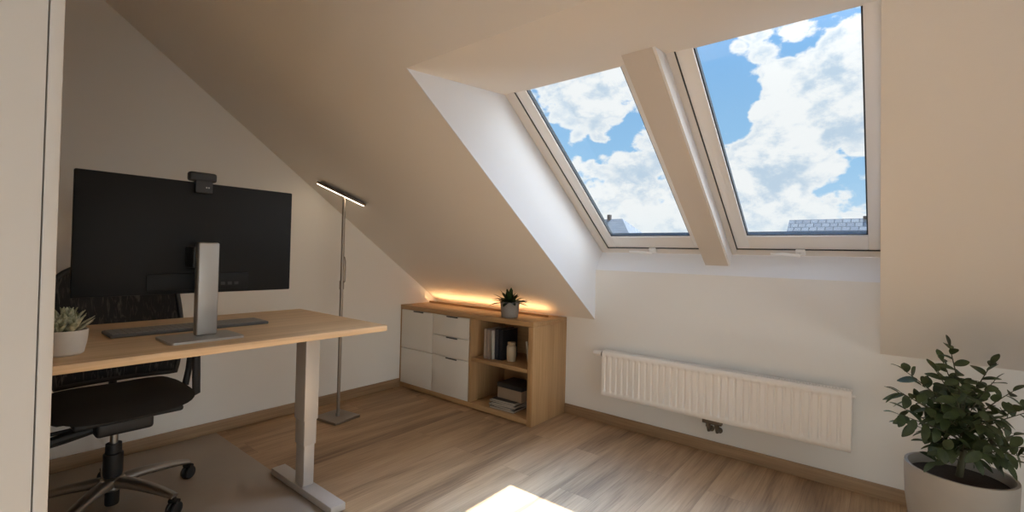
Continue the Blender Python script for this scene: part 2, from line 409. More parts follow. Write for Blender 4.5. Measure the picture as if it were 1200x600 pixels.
# ------------------------------------------------------------------ monitor
mon = thing('monitor', (1.33, -2.37, DZ), 'large black flat monitor seen from behind on a silver stand', 'monitor')
def base_plate():
    b = bmesh.new(); pts = []
    x0, x1, y0, y1, r = 1.245, 1.430, -2.500, -2.262, .018
    for cx, cy, a0 in ((x1-r, y1-r, 0), (x0+r, y1-r, 90), (x0+r, y0+r, 180), (x1-r, y0+r, 270)):
        for k in range(6):
            a = math.radians(a0 + 18*k); pts.append((cx + r*math.cos(a), cy + r*math.sin(a), DZ))
    return MB().prism(pts, (0, 0, .008))
base_plate().build('stand_base', M_alu, mon)
m = MB(); xs = 1.305
out = []
for k in range(5): a = PI/2*k/4; out.append((xs+.006+.016*math.sin(a), -2.398+.0 - (-.016+.016*math.cos(a))*0 + .016*(1-math.cos(a))*0 , 0))
m.box((xs-.016, -2.3935, DZ+.007), (xs+.022, -2.3225, 1.197), .007, 3)
m.build('stand_column', M_alu, mon)
SX = 1.205; SY0, SY1 = -2.722, -1.992; SZ0, SZ1 = .997, 1.433
MB().box((SX-.022, SY0, SZ0), (SX, SY1, SZ1), .004).build('screen_shell', M_blackscr, mon)
MB().box((SX-.0235, SY0+.008, SZ0+.012), (SX-.0218, SY1-.008, SZ1-.008)).build('display', plain('dark_display', (.008, .008, .010), .15), mon)
# raised rear housing with the connector bay
m = MB().box((SX-.002, -2.52, SZ0+.014), (SX+.005, -2.17, SZ0+.078), .003)
cp = m.build('connector_cover', M_blackscr, mon)
m = MB()
for i, yy in enumerate((-2.30, -2.275, -2.25, -2.225)): m.box((SX+.0045, yy, SZ0+.03), (SX+.0065, yy+.015, SZ0+.042))
m.build('connector', plain('grey_port_metal', (.04, .04, .04), .5, metal=.2), cp, smooth=0)
m = MB().box((SX-.002, -2.4, 1.10), (xs-.010, -2.316, 1.18), .006)
m.build('mount', M_blackpl, mon)

# webcam clipped on the top edge
wc = thing('webcam', (SX, -2.345, SZ1), 'small black webcam clipped on the top edge of the monitor', 'webcam')
m = MB().box((SX-.022, -2.398, SZ1+.004), (SX+.014, -2.302, SZ1+.040), .009, 3); m.build('camera_body', M_blackpl, wc)
m = MB().box((SX+.001, -2.378, SZ1-.042), (SX+.018, -2.318, SZ1+.008), .005).box((SX-.030, -2.372, SZ1+.0005), (SX+.006, -2.324, SZ1+.006), .002); m.build('clip', M_blackpl, wc)
m = MB().cyl((SX-.0215, -2.350, SZ1+.022), (SX-.027, -2.350, SZ1+.022), .012); m.build('lens', M_dark, wc)
m = MB()
for yy in (-2.343, -2.335): m.box((SX+.0175, yy, SZ1-.022), (SX+.019, yy+.005, SZ1-.017))
m.build('screw', M_alu, wc, smooth=0)

# keyboard
kb = thing('keyboard', (1.07, -2.33, DZ), 'thin dark grey keyboard lying flat on the desk behind the monitor stand', 'keyboard')
MB().box((1.000, -2.605, DZ), (1.150, -2.055, DZ+.012), .004).build('case', M_keyb, kb)
m = MB()
for r in range(6):
    x0 = 1.008 + r*.0228
    for c in range(24):
        y0 = -2.598 + c*.0224
        m.box((x0, y0, DZ+.0118), (x0+.0205, y0+.0202, DZ+.0142))
tag(m.build('keys', M_keys, kb, smooth=0), kind=None)

# ------------------------------------------------------------------ potted succulent on the desk
def blade(mb, root, dirv, L, wid, thick, droop=.0, n=7, tipround=.6, up=V((0,0,1)), fold=.25):
    """a leaf: tapered surface with thickness, curving by droop"""
    d = V(dirv).normalized(); side = d.cross(up)
    if side.length < 1e-3: side = V((1, 0, 0))
    side.normalize(); nrm = side.cross(d).normalized(); b = bmesh.new(); rows = []
    for i in range(n+1):
        t = i/n; w = wid*max(0.02, (math.sin(PI*min(1, (t*.92+.06)))**tipround))*.5
        c = V(root) + d*(L*t) - up*(droop*L*t*t)
        hh = thick*(1-t*.7)*.5
        rows.append([b.verts.new(c - side*w + nrm*(w*fold)), b.verts.new(c + nrm*hh), b.verts.new(c + side*w + nrm*(w*fold)), b.verts.new(c - nrm*hh)])
    for A, B in zip(rows, rows[1:]):
        for k in range(4): b.faces.new((A[k], A[(k+1) % 4], B[(k+1) % 4], B[k]))
    b.faces.new(rows[0][::-1]); b.faces.new(rows[-1])
    bmesh.ops.recalc_face_normals(b, faces=b.faces)
    mb.merge(b)
random.seed(4)
sc = V((1.372, -2.752, DZ))
sp = thing('potted_succulent', sc, 'small grey green succulent in a round cream pot on the desk', 'plant')
MB().lathe([(0, 0), (.036, 0), (.043, .006), (.050, .04), (.0525, .074), (.0515, .077), (.0485, .075), (.046, .062), (0, .060)], sc, cap=False).build('pot', M_potwhite, sp)
MB().lathe([(0, .0605), (.0462, .0605), (.045, .066), (.02, .07), (0, .071)], sc, n=24, cap=False).build('soil', M_soil, sp)
m = MB()
for (ox, oy, k, R) in ((0, 0, 1.0, 22), (.026, .012, .72, 14), (-.022, .022, .75, 14), (.004, -.028, .75, 14), (-.028, -.012, .66, 12), (.03, -.02, .62, 12)):
    for i in range(R):
        a = i*2.39996; t = (i+.5)/R; el = math.radians(82 - 62*t)
        d = V((math.cos(a)*math.cos(el), math.sin(a)*math.cos(el), math.sin(el)))
        blade(m, sc + V((ox, oy, .066 + .02*(1-t)*k)) + d*.004, d, (.044 + .022*t)*k*1.12, .0190*k, .007*k, droop=-.15, n=5, tipround=.75, fold=.35)
m.build('foliage', M_succ, sp, smooth=60)

# ------------------------------------------------------------------ office chair
CX, CY = .628, -2.484
ch = thing('office_chair', (CX, CY, 0), 'black office swivel chair with mesh back and polished five-star base behind the desk', 'chair')
def seat_mesh():
    b = bmesh.new(); nx, ny = 14, 14; top = []; bot = []
    for i in range(nx+1):
        u = -1 + 2*i/nx; rt = []; rb = []
        for j in range(ny+1):
            v = -1 + 2*j/ny
            # squircle outline
            f = 1/max(1e-6, (abs(u)**5 + abs(v)**5)**(1/5)) if max(abs(u), abs(v)) > 0 else 1
            k = max(abs(u), abs(v)); s = k*f if k > 0 else 0
            uu, vv = (u*f*k, v*f*k)
            ed = k**6
            z = .520 + .014*vv*vv - .040*ed - (.03*max(0, uu)**3)
            rt.append(b.verts.new((CX-.02 + uu*.245, CY+.018 + vv*.255, z)))
            rb.append(b.verts.new((CX-.02 + uu*.215, CY+.018 + vv*.228,   .432 + .014*ed + .05*abs(vv)**3)))
        top.append(rt); bot.append(rb)
    for i in range(nx):
        for j in range(ny):
            b.faces.new((top[i][j], top[i+1][j], top[i+1][j+1], top[i][j+1])); b.faces.new((bot[i][j], bot[i][j+1], bot[i+1][j+1], bot[i+1][j]))
    ring = [(i, 0) for i in range(nx)] + [(nx, j) for j in range(ny)] + [(i, ny) for i in range(nx, 0, -1)] + [(0, j) for j in range(ny, 0, -1)]
    for k in range(len(ring)):
        a = ring[k]; c = ring[(k+1) % len(ring)]
        b.faces.new((top[a[0]][a[1]], bot[a[0]][a[1]], bot[c[0]][c[1]], top[c[0]][c[1]]))
    bmesh.ops.recalc_face_normals(b, faces=b.faces)
    return MB().merge(b)
seat = seat_mesh().build('seat', M_seat, ch, smooth=60)
MB().box((CX-.19, CY-.16, .418), (CX+.16, CY+.22, .445), .012).build('seat_shell', M_blackpl, seat)
m = MB().box((CX-.10, CY-.085, .362), (CX+.13, CY+.115, .424), .014, 3).box((CX-.22, CY-.05, .38), (CX-.08, CY+.05, .42), .01)
m.tube([(CX+.02, CY-.06, .395), (CX+.02, CY-.24, .39), (CX+.02, CY-.255, .39)], [.008, .008, .012], n=10)
m.tube([(CX+.06, CY-.07, .388), (CX+.05, CY-.17, .372), (CX+.05, CY-.25, .360)], [.016, .022, .020], n=10)
m.build('tilt_mechanism', M_blackpl, ch)
m = MB().lathe([(0, .018), (.024, .018), (.026, .024), (.026, .14), (.033, .145), (.036, .16), (.036, .245), (.030, .25), (.029, .29), (0, .292)], (CX, CY, 0), cap=False); gl = m.build('gas_lift', M_blackpl, ch)
MB().cyl((CX, CY, .285), (CX, CY, .37), .0145).build('piston', M_polish, gl)
MB().lathe([(0, .085), (.036, .085), (.046, .095), (.046, .135), (.037, .142), (0, .143)], (CX, CY, 0), cap=False).build('hub', M_polish, ch)
R5 = .318
def caster(parent, p):
    """twin wheel castor under a leg end"""
    m = MB(); x, y = p.x, p.y; ax = V((math.cos(.6), math.sin(.6), 0))
    q = ax.to_track_quat('Z', 'Y').to_matrix().to_4x4()
    for s in (-.022, .004):
        m.lathe([(0, s), (.022, s), (.0285, s+.004), (.0285, s+.014), (.022, s+.018), (0, s+.018)], n=24, M=Matrix.Translation(V((x, y, .0315)) ) @ q, cap=False)
    m.cyl((x, y, .031), (x, y, .078), .008, n=12)
    m.tube([V((x, y, .063)) - ax*.02, V((x, y, .066)), V((x, y, .063)) + ax*.02], .012, n=10)
    return m.build('caster', M_blackpl, parent)
for k in range(5):
    a = math.radians(102 - 72*k); d = V((math.cos(a), math.sin(a), 0)); m = MB()
    pts = [V((CX, CY, 0)) + d*r + V((0, 0, z)) for r, z in ((.03, .118), (.09, .120), (.16, .114), (.23, .104), (.29, .092), (R5, .084))]
    m.tube(pts, [.036, .034, .030, .026, .022, .018], n=14, flat=.62)
    leg = m.build('leg', M_polish, ch, smooth=60)
    caster(leg, V((CX, CY, 0)) + d*R5)
# backrest: curved mesh panel in a frame
def back_pt(v, h):       # v -1..1 across, h 0..1 up
    zz = .50 + .565*h
    x = .285 + .045*v*v*0.9 - .055*math.sin(PI*(h*.9+.05))*0 + .05*(math.cos((h-.28)*4.2)-1)*.6 - .045*h
    w = .225 + .035*math.sin(PI*min(1, h*.85+.12))
    return V((x, CY+.075 + v*w, zz))
def inset(v, h): return v
b = bmesh.new(); nv, nh = 18, 18; g = []
def outline(v, h):       # rounded top corners: limit of height at v
    return 1 - .10*max(0, (abs(v)-.55)/.45)**2.2
for j in range(nh+1):
    row = []
    for i in range(nv+1):
        v = -1 + 2*i/nv; h = j/nh
        row.append(b.verts.new(back_pt(v, h*outline(v, h))))
    g.append(row)
for j in range(nh):
    for i in range(nv): b.faces.new((g[j][i], g[j][i+1], g[j+1][i+1], g[j+1][i]))
bmesh.ops.recalc_face_normals(b, faces=b.faces)
bmesh.ops.solidify(b, geom=b.faces[:], thickness=.006)
br = MB().merge(b).build('backrest', M_mesh, ch, smooth=60)
path = [back_pt(1, h/10) for h in range(0, 9)]
path = [back_pt(-1, h/12*outline(1, 1)) for h in range(13)] + [back_pt(v/8, outline(v/8, 1)) for v in range(-7, 8)] + [back_pt(1, h/12*outline(1, 1)) for h in range(12, -1, -1)] + [back_pt(v/8, 0) for v in range(7, -9, -1)]
MB().tube(path, .0135, n=10, upv=(1, 0, 0)).build('frame', M_blackpl, br, smooth=60)
m = MB().tube([(.30, CY+.06, .40), (.25, CY+.06, .43), (.232, CY+.065, .50), (.225, CY+.07, .62), (.225, CY+.075, .72)], [.03, .03, .026, .022, .018], n=12, flat=.6, upv=(0, 1, 0))
m.tube([(.42, CY+.05, .40), (.30, CY+.06, .40)], .026, n=12); m.build('back_support', M_blackpl, ch, smooth=60)
for s in (-1, 1):
    yy = CY + .045 + s*.272
    m = MB().tube([(CX+.0, CY+.035+s*.12, .430), (CX+.0, CY+.035+s*.22, .433), (CX-.005, yy, .455), (CX-.03, yy+s*.006, .52), (CX-.05, yy+s*.008, .700)], [.022, .022, .022, .019, .018], n=12, flat=.7, upv=(1, 0, 0))
    m.tube([(CX-.10, yy-s*.02, .47), (CX-.11, yy-s*.004, .55), (CX-.10, yy+s*.004, .702)], [.016, .015, .014], n=10)
    m.tube([(CX-.10, yy-s*.02, .47), (CX-.12, yy-s*.06, .445), (CX-.10, yy-s*.15, .437)], [.016, .016, .016], n=10)
    arm = m.build('armrest', M_blackpl, ch, smooth=60)
    MB().box((CX-.19, yy-.04+s*.008, .698), (CX+.03, yy+.04+s*.008, .725), .012, 3).build('arm_pad', M_blackpl, arm)

# ------------------------------------------------------------------ floor lamp
LB = V((.335, -1.207, 0))
lamp = thing('floor_lamp', LB, 'slim bronze floor lamp with a glowing tilted bar head between desk and low cabinet', 'floor lamp')
Rz = Matrix.Translation(LB) @ Matrix.Rotation(math.radians(8), 4, 'Z')
m = MB().box((-.125, -.105, 0), (.105, .105, .018), .003, M=Rz); m.build('base', M_lamp, lamp)
m = MB().cyl(LB + V((0, 0, .017)), LB + V((0, 0, 1.535)), .0115).cyl(LB + V((0, 0, .017)), LB + V((0, 0, .04)), .016); m.build('pole', M_lamp, lamp)
bd = V((.72, .585, -.42)).normalized(); bc = LB + V((0, 0, 1.567))
bs = bd.cross(V((0, 0, 1))).normalized(); bu = bs.cross(bd).normalized()
MH = Matrix(((bd.x, bs.x, bu.x, bc.x), (bd.y, bs.y, bu.y, bc.y), (bd.z, bs.z, bu.z, bc.z), (0, 0, 0, 1)))
m = MB().box((-.205, -.026, -.006), (.160, .026, .012), .004, M=MH); head = m.build('lamp_head', M_lamp, lamp)
MB().box((-.198, -.020, -.0105), (.153, .024, -.0055), M=MH).build('light_diffuser', M_lampled, head, smooth=0)
m = MB().cyl(bc - bs*.024, bc + bs*.024, .012).cyl(LB + V((0, 0, 1.52)), bc, .009); m.build('hinge', M_lamp, lamp)
m = MB(); sd_ = V((.779, .627, 0))*.022
m.tube([LB + V((0, 0, 1.14)), LB + sd_*.7 + V((0, 0, 1.13)), LB + sd_ + V((0, 0, 1.10)), LB + sd_ + V((0, 0, .96)), LB + V((0, 0, .93))], .0045, n=8)
m.cyl(LB + V((0, 0, .905)), LB + V((0, 0, .965)), .016); m.build('dimmer_arm', M_lamp, lamp)

# ------------------------------------------------------------------ low cabinet
CW, CD, CH_ = 1.445, .429, .716
cab = thing('cabinet', (CW/2, -CD/2, 0), 'low oak cabinet with white fronts and an open shelf under the slope', 'cabinet')
t = .020; XD = .838
MB().box((.0015, -CD, CH_-.036), (CW, -.0015, CH_), .0015).build('top', M_oak, cab)
MB().box((.0015, -CD+.003, 0), (t, -.0015, CH_-.036), .001).build('side_panel', M_oakv, cab)
MB().box((CW-.042, -CD, 0), (CW, -.0015, CH_-.0362), .001).build('side_panel', M_oakv, cab)
MB().box((XD, -CD+.002, .044), (XD+.02, -.016, CH_-.036), .001).build('divider', M_oakv, cab)
m = MB().box((t, -CD+.001, .008), (CW-.042, -.0015, .045), .001); m.build('bottom', M_oak, cab)
MB().box((t, -.016, .045), (CW-.042, -.0015, CH_-.036)).build('back_panel', M_oak, cab, smooth=0)
MB().box((XD+.02, -CD+.006, .360), (CW-.042, -.016, .387), .001).build('shelf', M_oak, cab)
ztop = CH_-.039; x0, x1, x2 = t+.002, .424, XD-.002
def front(name, a, b, z0, z1, pull):
    m = MB().box((a, -CD-.0005, z0), (b, -CD+.018, z1), .0012); f = m.build(name, M_white, cab)
    if pull:
        xc = (a+b)/2 + .02
        MB().box((xc-.062, -CD-.006, z1-.010), (xc+.062, -CD-.0002, z1-.0005), .002).build('pull', M_tab, f)
MB().box((x0, -CD+.02, .047), (x2, -.018, ztop-.004)).build('carcass', M_oak, cab, smooth=0)
front('door', x0, x1-.002, .349, ztop, True); front('door', x0, x1-.002, .047, .345, False)
front('drawer', x1+.002, x2, .515, ztop, True); front('drawer', x1+.002, x2, .351, .511, True); front('door', x1+.002, x2, .047, .347, True)

# warm light strip along the back of the cabinet top
st = thing('light_strip', (.66, -.11, CH_), 'thin glowing warm light strip along the back edge of the cabinet top', 'light strip')
MB().box((.03, -.125, CH_), (1.36, -.095, CH_+.003)).box((.03, -.1275, CH_), (1.36, -.125, CH_+.016)).build('channel', M_oak, st, smooth=0)
MB().box((.035, -.121, CH_+.003), (1.33, -.106, CH_+.0055)).build('diffuser', M_led, st, smooth=0)

# plant on the cabinet
random.seed(11)
pc = V((1.158, -.335, CH_))
pp = thing('potted_plant', pc, 'small dark green leafy plant in a grey pot on the low cabinet', 'plant')
MB().lathe([(0, 0), (.056, 0), (.060, .004), (.073, .108), (.073, .114), (.067, .114), (.065, .095), (0, .095)], pc, cap=False, n=36).build('pot', M_potgrey, pp)
MB().lathe([(0, .0955), (.0652, .0955), (.06, .101), (0, .104)], pc, cap=False, n=24).build('soil', M_soil, pp)
m = MB()
for i in range(46):
    a = i*2.39996 + random.uniform(-.2, .2); tt_ = (i+.5)/46; el = math.radians(80 - 70*tt_**.8 + random.uniform(-6, 6))
    d = V((math.cos(a)*math.cos(el), math.sin(a)*math.cos(el), math.sin(el))); rt = pc + V((math.cos(a)*.035*tt_, math.sin(a)*.035*tt_, .10))
    Lf = random.uniform(.105, .148)
    while Lf > .04 and (rt + d*Lf).z > HK - (rt + d*Lf).y*TT - .03: Lf -= .005
    blade(m, rt, d, Lf, .034, .003, droop=.10+.25*tt_, n=8, tipround=.75)
m.build('foliage', M_leaf2, pp, smooth=60)

# things in the open shelf
SH = .387
def book(x, w, h, d, yf, lean, cover, label, z=SH, pages=(.70, .64, .54)):
    b = thing('book', (x, yf+d/2, z), label, 'book', 'books on the upper cabinet shelf')
    c = plain('cover', cover, .6); pg = PAGES
    M = Matrix.Translation((x, 0, z)) @ Matrix.Rotation(lean, 4, 'Y')
    e = .0022
    m = MB().box((0, yf, 0), (e, yf+d, h), M=M).box((w-e, yf, 0), (w, yf+d, h), M=M).box((0, yf, 0), (w, yf+e, h), M=M); m.build('cover', c, b, smooth=0)
    MB().box((e, yf+e, .003), (w-e, yf+d-.004, h-.003), M=M).build('pages', pg, b, smooth=0)
PAGES = plain('book_pages', (.42, .37, .30), .9)
book(.945, .024, .222, .17, -.375, 0, (.46, .38, .31), 'pale tan book standing leftmost in the upper open shelf')
book(.974, .022, .214, .165, -.372, 0, (.36, .29, .24), 'dull brown book standing second from left in the upper open shelf')
book(1.014, .010, .212, .15, -.362, -.05, (.62, .58, .53), 'thin whitish book leaning beside the black books in the upper shelf')
book(1.030, .036, .228, .18, -.345, 0, (.020, .022, .030), 'thick black book next to the thin whitish book')
book(1.068, .030, .224, .18, -.338, 0, (.012, .012, .016), 'black book nearest to the jar in the upper shelf')
jar = thing('jar', (1.155, -.300, SH), 'small pale jar with a cork lid beside the black books', 'jar')
MB().lathe([(0, 0), (.030, 0), (.034, .005), (.036, .05), (.036, .105), (.030, .118), (.026, .121), (0, .122)], (1.155, -.300, SH), cap=False, n=28).build('body', plain('cloudy_jar', (.50, .42, .30), .3), jar)
MB().lathe([(0, .1215), (.030, .1215), (.031, .124), (.031, .140), (0, .141)], (1.155, -.300, SH), cap=False, n=24).build('lid', plain('cork', (.40, .30, .20), .8, var=.2, bscale=80.), jar)
book(1.352, .016, .175, .15, -.355, -.16, (.40, .37, .31), 'greyish book leaning on the right side of the upper shelf')
LZ = .0456
def magazine(k, x, y, w, d, h, rot, cover, label):
    global mz
    b = thing('magazine', (x, y, mz), label, 'magazine', 'magazines stacked on the lower shelf')
    M = Matrix.Translation((x, y, mz)) @ Matrix.Rotation(rot, 4, 'Z')
    e = .0012
    m = MB().box((-w/2, -d/2, 0), (w/2, d/2, e), M=M).box((-w/2, -d/2, h-e), (w/2, d/2, h), M=M).box((-w/2, -d/2, 0), (-w/2+e, d/2, h), M=M); m.build('cover', plain('cover', cover, .35), b, smooth=0)
    MB().box((-w/2+e, -d/2+.002, e), (w/2-.002, d/2-.002, h-e), M=M).build('pages', PAGES, b, smooth=0); mz += h
mz = LZ
magazine(0, 1.150, -.265, .22, .28, .016, .05, (.06, .05, .05), 'dark magazine at the bottom of the stack in the lower shelf')
magazine(1, 1.145, -.262, .22, .28, .013, -.06, (.30, .25, .22), 'tan magazine second from the bottom of the stack in the lower shelf')
magazine(2, 1.155, -.268, .21, .27, .016, .10, (.04, .035, .035), 'black magazine in the middle of the stack in the lower shelf')
magazine(3, 1.150, -.262, .22, .28, .012, -.02, (.36, .31, .27), 'light brown magazine second from the top of the stack in the lower shelf')
magazine(4, 1.158, -.266, .21, .27, .013, .06, (.07, .05, .045), 'dark brown magazine directly under the cardboard box')
bx = thing('storage_box', (1.185, -.26, mz), 'tan storage box with black lid on top of the magazine stack', 'box')
MB().box((1.075, -.355, mz), (1.300, -.165, mz+.082), .003).build('body', plain('tan_card', (.30, .22, .15), .8), bx)
MB().box((1.071, -.359, mz+.080), (1.304, -.161, mz+.112), .003).build('lid', plain('black_card', (.02, .018, .018), .7), bx)

# ------------------------------------------------------------------ radiator
RX0, RX1, RZ0, RZ1 = 1.795, 3.192, .222, .527; RF, RBK = -.100, -.035
rad = thing('radiator', ((RX0+RX1)/2, -.07, RZ0), 'long white ribbed panel radiator on the knee wall below the windows', 'radiator')
def ribbed(yf, sgn):
    b = bmesh.new(); nr = 33; xs_ = [RX0+.004]; mar = .022; step = (RX1-RX0-2*mar)/nr
    prof_ = []
    for k in range(nr):
        a = RX0 + mar + k*step
        for f, dpt in ((.04, 0), (.15, .009), (.27, .010), (.39, .009), (.50, 0)): prof_.append((a + f*step, dpt))
    prof_ = [(RX0+.001, 0)] + prof_ + [(RX1-.001, 0)]
    zs = [(RZ0, 0, .006), (RZ0+.006, 0, 0), (RZ0+.028, 0, 0), (RZ0+.034, .55, 0), (RZ0+.044, 1, 0), (RZ1-.044, 1, 0), (RZ1-.034, .55, 0), (RZ1-.028, 0, 0), (RZ1-.006, 0, 0), (RZ1, 0, .006)]
    G = [[b.verts.new((x, yf + sgn*(d*k + e), z)) for (x, d) in prof_] for (z, k, e) in zs]
    for A, B in zip(G, G[1:]):
        for i in range(len(prof_)-1): b.faces.new((A[i], A[i+1], B[i+1], B[i]))
    bmesh.ops.recalc_face_normals(b, faces=b.faces)
    bmesh.ops.solidify(b, geom=b.faces[:], thickness=.0015)
    return MB().merge(b)
ribbed(RF, 1).build('front_panel', M_rad, rad, smooth=50)
ribbed(RBK, -1).build('rear_panel', M_rad, rad, smooth=50)
for x in (RX0, RX1-.003): MB().box((x, RF+.004, RZ0+.012), (x+.003, RBK-.002, RZ1+.001), .001).build('side_cover', M_rad, rad)
m = MB(); m.box((RX0, RF+.003, RZ1-.001), (RX1, RF+.012, RZ1+.002)).box((RX0, RBK-.010, RZ1-.001), (RX1, RBK-.001, RZ1+.002)); ns = 96
for k in range(ns+1):
    x = RX0 + (RX1-RX0-.006)*k/ns; m.box((x, RF+.01, RZ1-.0015), (x+.006, RBK-.008, RZ1+.0012))
m.box((RX0, (RF+RBK)/2-.003, RZ1-.001), (RX1, (RF+RBK)/2+.003, RZ1+.002))
m.build('top_grille', M_rad, rad, smooth=0)
m = MB().box((RX0+.01, -.078, RZ0+.03), (RX1-.01, -.058, RZ1-.03)); m.build('convector', M_dark, rad, smooth=0)
m = MB().cyl((RX0-.004, -.072, .503), (RX0-.060, -.072, .503), .021, .019).cyl((RX0-.060, -.072, .503), (RX0-.078, -.072, .503), .017, .013); th = m.build('thermostat_knob', M_rad, rad)
MB().cyl((RX0+.002, -.072, .503), (RX0-.010, -.072, .503), .0215).build('collar', M_dark, th)
m = MB().cyl((RX1, -.072, .500), (RX1+.014, -.072, .500), .010, .008, n=12); m.build('vent_plug', M_rad, rad)
m = MB().box((2.465, -.085, .196), (2.575, -.05, RZ0+.006), .004)
for x in (2.497, 2.545):
    m.tube([(x, -.068, .21), (x, -.068, .165), (x, -.060, .150), (x, -.040, .146), (x, 0.0, .146)], .0085, n=10)
    m.lathe([(.0145, 0), (.0145, .02)], (x, -.068, .175), n=6); m.cyl((x, -.004, .146), (x, 0, .146), .018)
m.build('valve_block', M_brass, rad)
for x in (RX0+.25, RX1-.25): MB().box((x-.015, RBK-.004, RZ0+.03), (x+.015, 0, RZ1-.03), .002).build('wall_bracket', M_rad, rad)

# ------------------------------------------------------------------ big potted plant at the right
random.seed(23)
BP = V((3.552, -.455, 0))
bp_ = thing('potted_plant', BP, 'tall bushy green plant in a big pale round pot at the right', 'plant')
PH = .375
MB().lathe([(0, 0), (.105, 0), (.118, .008), (.148, .12), (.163, .24), (.167, PH-.01), (.166, PH), (.156, PH), (.152, PH-.012), (.150, PH-.045), (0, PH-.045)], BP, n=64, cap=False).build('pot', M_pot, bp_, smooth=50)
MB().lathe([(0, PH-.0445), (.1505, PH-.0445), (.148, PH-.036), (.07, PH-.028), (0, PH-.026)], BP, n=40, cap=False).build('soil', M_soil, bp_)
RV = V((.779, .627, 0)); DV = V((-.627, .779, 0)); UV = V((0, 0, 1))
base_pt = BP + UV*(PH-.03)
stem = MB(); fol = MB()
def leaf(root, d, L, wid, up): 
    if (V(root) + V(d).normalized()*L).z < PH + .012: return
    blade(fol, root, d, L, wid, .0012, droop=random.uniform(.12, .34), n=7, tipround=.72, up=up, fold=.18)
def branch(p0, p1, p2, r0, nleaf, L, t0=.25):
    """quadratic twig from p0 to p2 with leaves left and right"""
    pts = [p0*(1-t)**2 + p1*(2*t*(1-t)) + p2*t*t for t in [i/9 for i in range(10)]]
    stem.tube(pts, [r0*(1-.7*i/9) for i in range(10)], n=7)
    for k in range(nleaf):
        t = t0 + (1-t0)*(k+.5)/nleaf
        p = p0*(1-t)**2 + p1*(2*t*(1-t)) + p2*t*t; tg = ((p1-p0)*(1-t) + (p2-p1)*t).normalized()
        sd = tg.cross(UV)
        if sd.length < .2: sd = RV*1.0 if k % 2 else RV*1.0
        sd = sd.normalized()*(1 if k % 2 else -1)
        upp = sd.cross(tg).normalized()*(1 if random.random() < .72 else -1)
        sd = (sd*random.uniform(.25, .75) + (upp if (k//2) % 2 else -upp)*.8).normalized()
        if abs(tg.z) > .7:      # upright twig: leaves spiral, mostly seen left and right
            a = k*2.6; sd = RV*math.cos(a) + DV*math.sin(a)*.7
        d = (sd + tg*.35 + V((random.uniform(-.25, .25), random.uniform(-.25, .25), random.uniform(.02, .38)))).normalized()
        leaf(p, d, L*random.uniform(.82, 1.12)*(1-.25*t), L*.42*random.uniform(.85, 1.1), UV - DV*random.uniform(.1, .9) + V((random.uniform(-.35, .35), random.uniform(-.35, .35), 0)))
    leaf(pts[-1], (pts[-1]-pts[-2]).normalized() + V((0, 0, .1)), L*.8, L*.36, UV)
def P(r, z, d): return base_pt + RV*r + UV*z + DV*d
tips = [(-.045, .515, .00), (-.20, .41, .03), (-.265, .335, -.02), (-.225, .235, .02), (.145, .445, .02), (.245, .275, -.03), (.25, .16, .03), (-.14, .135, -.06), (.125, .095, -.06),
        (.05, .40, -.08), (-.11, .34, -.10), (.13, .30, -.10), (-.02, .28, -.15), (-.10, .22, .14), (.10, .33, .14), (.02, .44, .10), (.18, .20, .12), (-.15, .30, .10), (.06, .18, -.15), (-.06, .16, -.16), (.19, .35, -.02), (-.13, .43, -.03)]
def trunk_at(z): return P(.012*math.sin(z*14), z, .010*math.cos(z*11) - .01)
stem.tube([trunk_at(z) for z in (-.004, .05, .10, .16, .22, .28)], [.0125, .0115, .0105, .009, .007, .004], n=9)
for i, (r, z, d) in enumerate(tips):
    z0 = min(.25, .05 + z*.38); p0 = trunk_at(z0); p2 = P(r, z, d)
    p1 = p0*.45 + P(r*.35, z0 + (z-z0)*.75, d*.35)*.55
    n = int(6 + 21*(p2 - p0).length)
    branch(p0, p1, p2, .0042, n, .075, t0=.25)
for (r, z, d) in ((-.12, .07, -.03), (.14, .06, .0), (.10, .14, -.13), (-.17, .19, .05), (.20, .11, -.03)):
    p0 = trunk_at(.04 + z*.3); p2 = P(r, z, d); branch(p0, (p0+p2)/2 + UV*.035, p2, .003, 8, .074, t0=.3)
for k in range(24):            # inner twigs fill the crown
    a = random.uniform(0, 2*PI); rr = random.uniform(.04, .13); zz = random.uniform(.12, .36)
    p = P(rr*math.cos(a), zz, rr*math.sin(a)); q = trunk_at(min(.26, zz*.7))
    branch(q, (p+q)/2 + UV*.02, p, .002, 4, .072, t0=.45)
stem.build('stem', M_stem, bp_, smooth=60); fol.build('foliage', M_leaf, bp_, smooth=60)

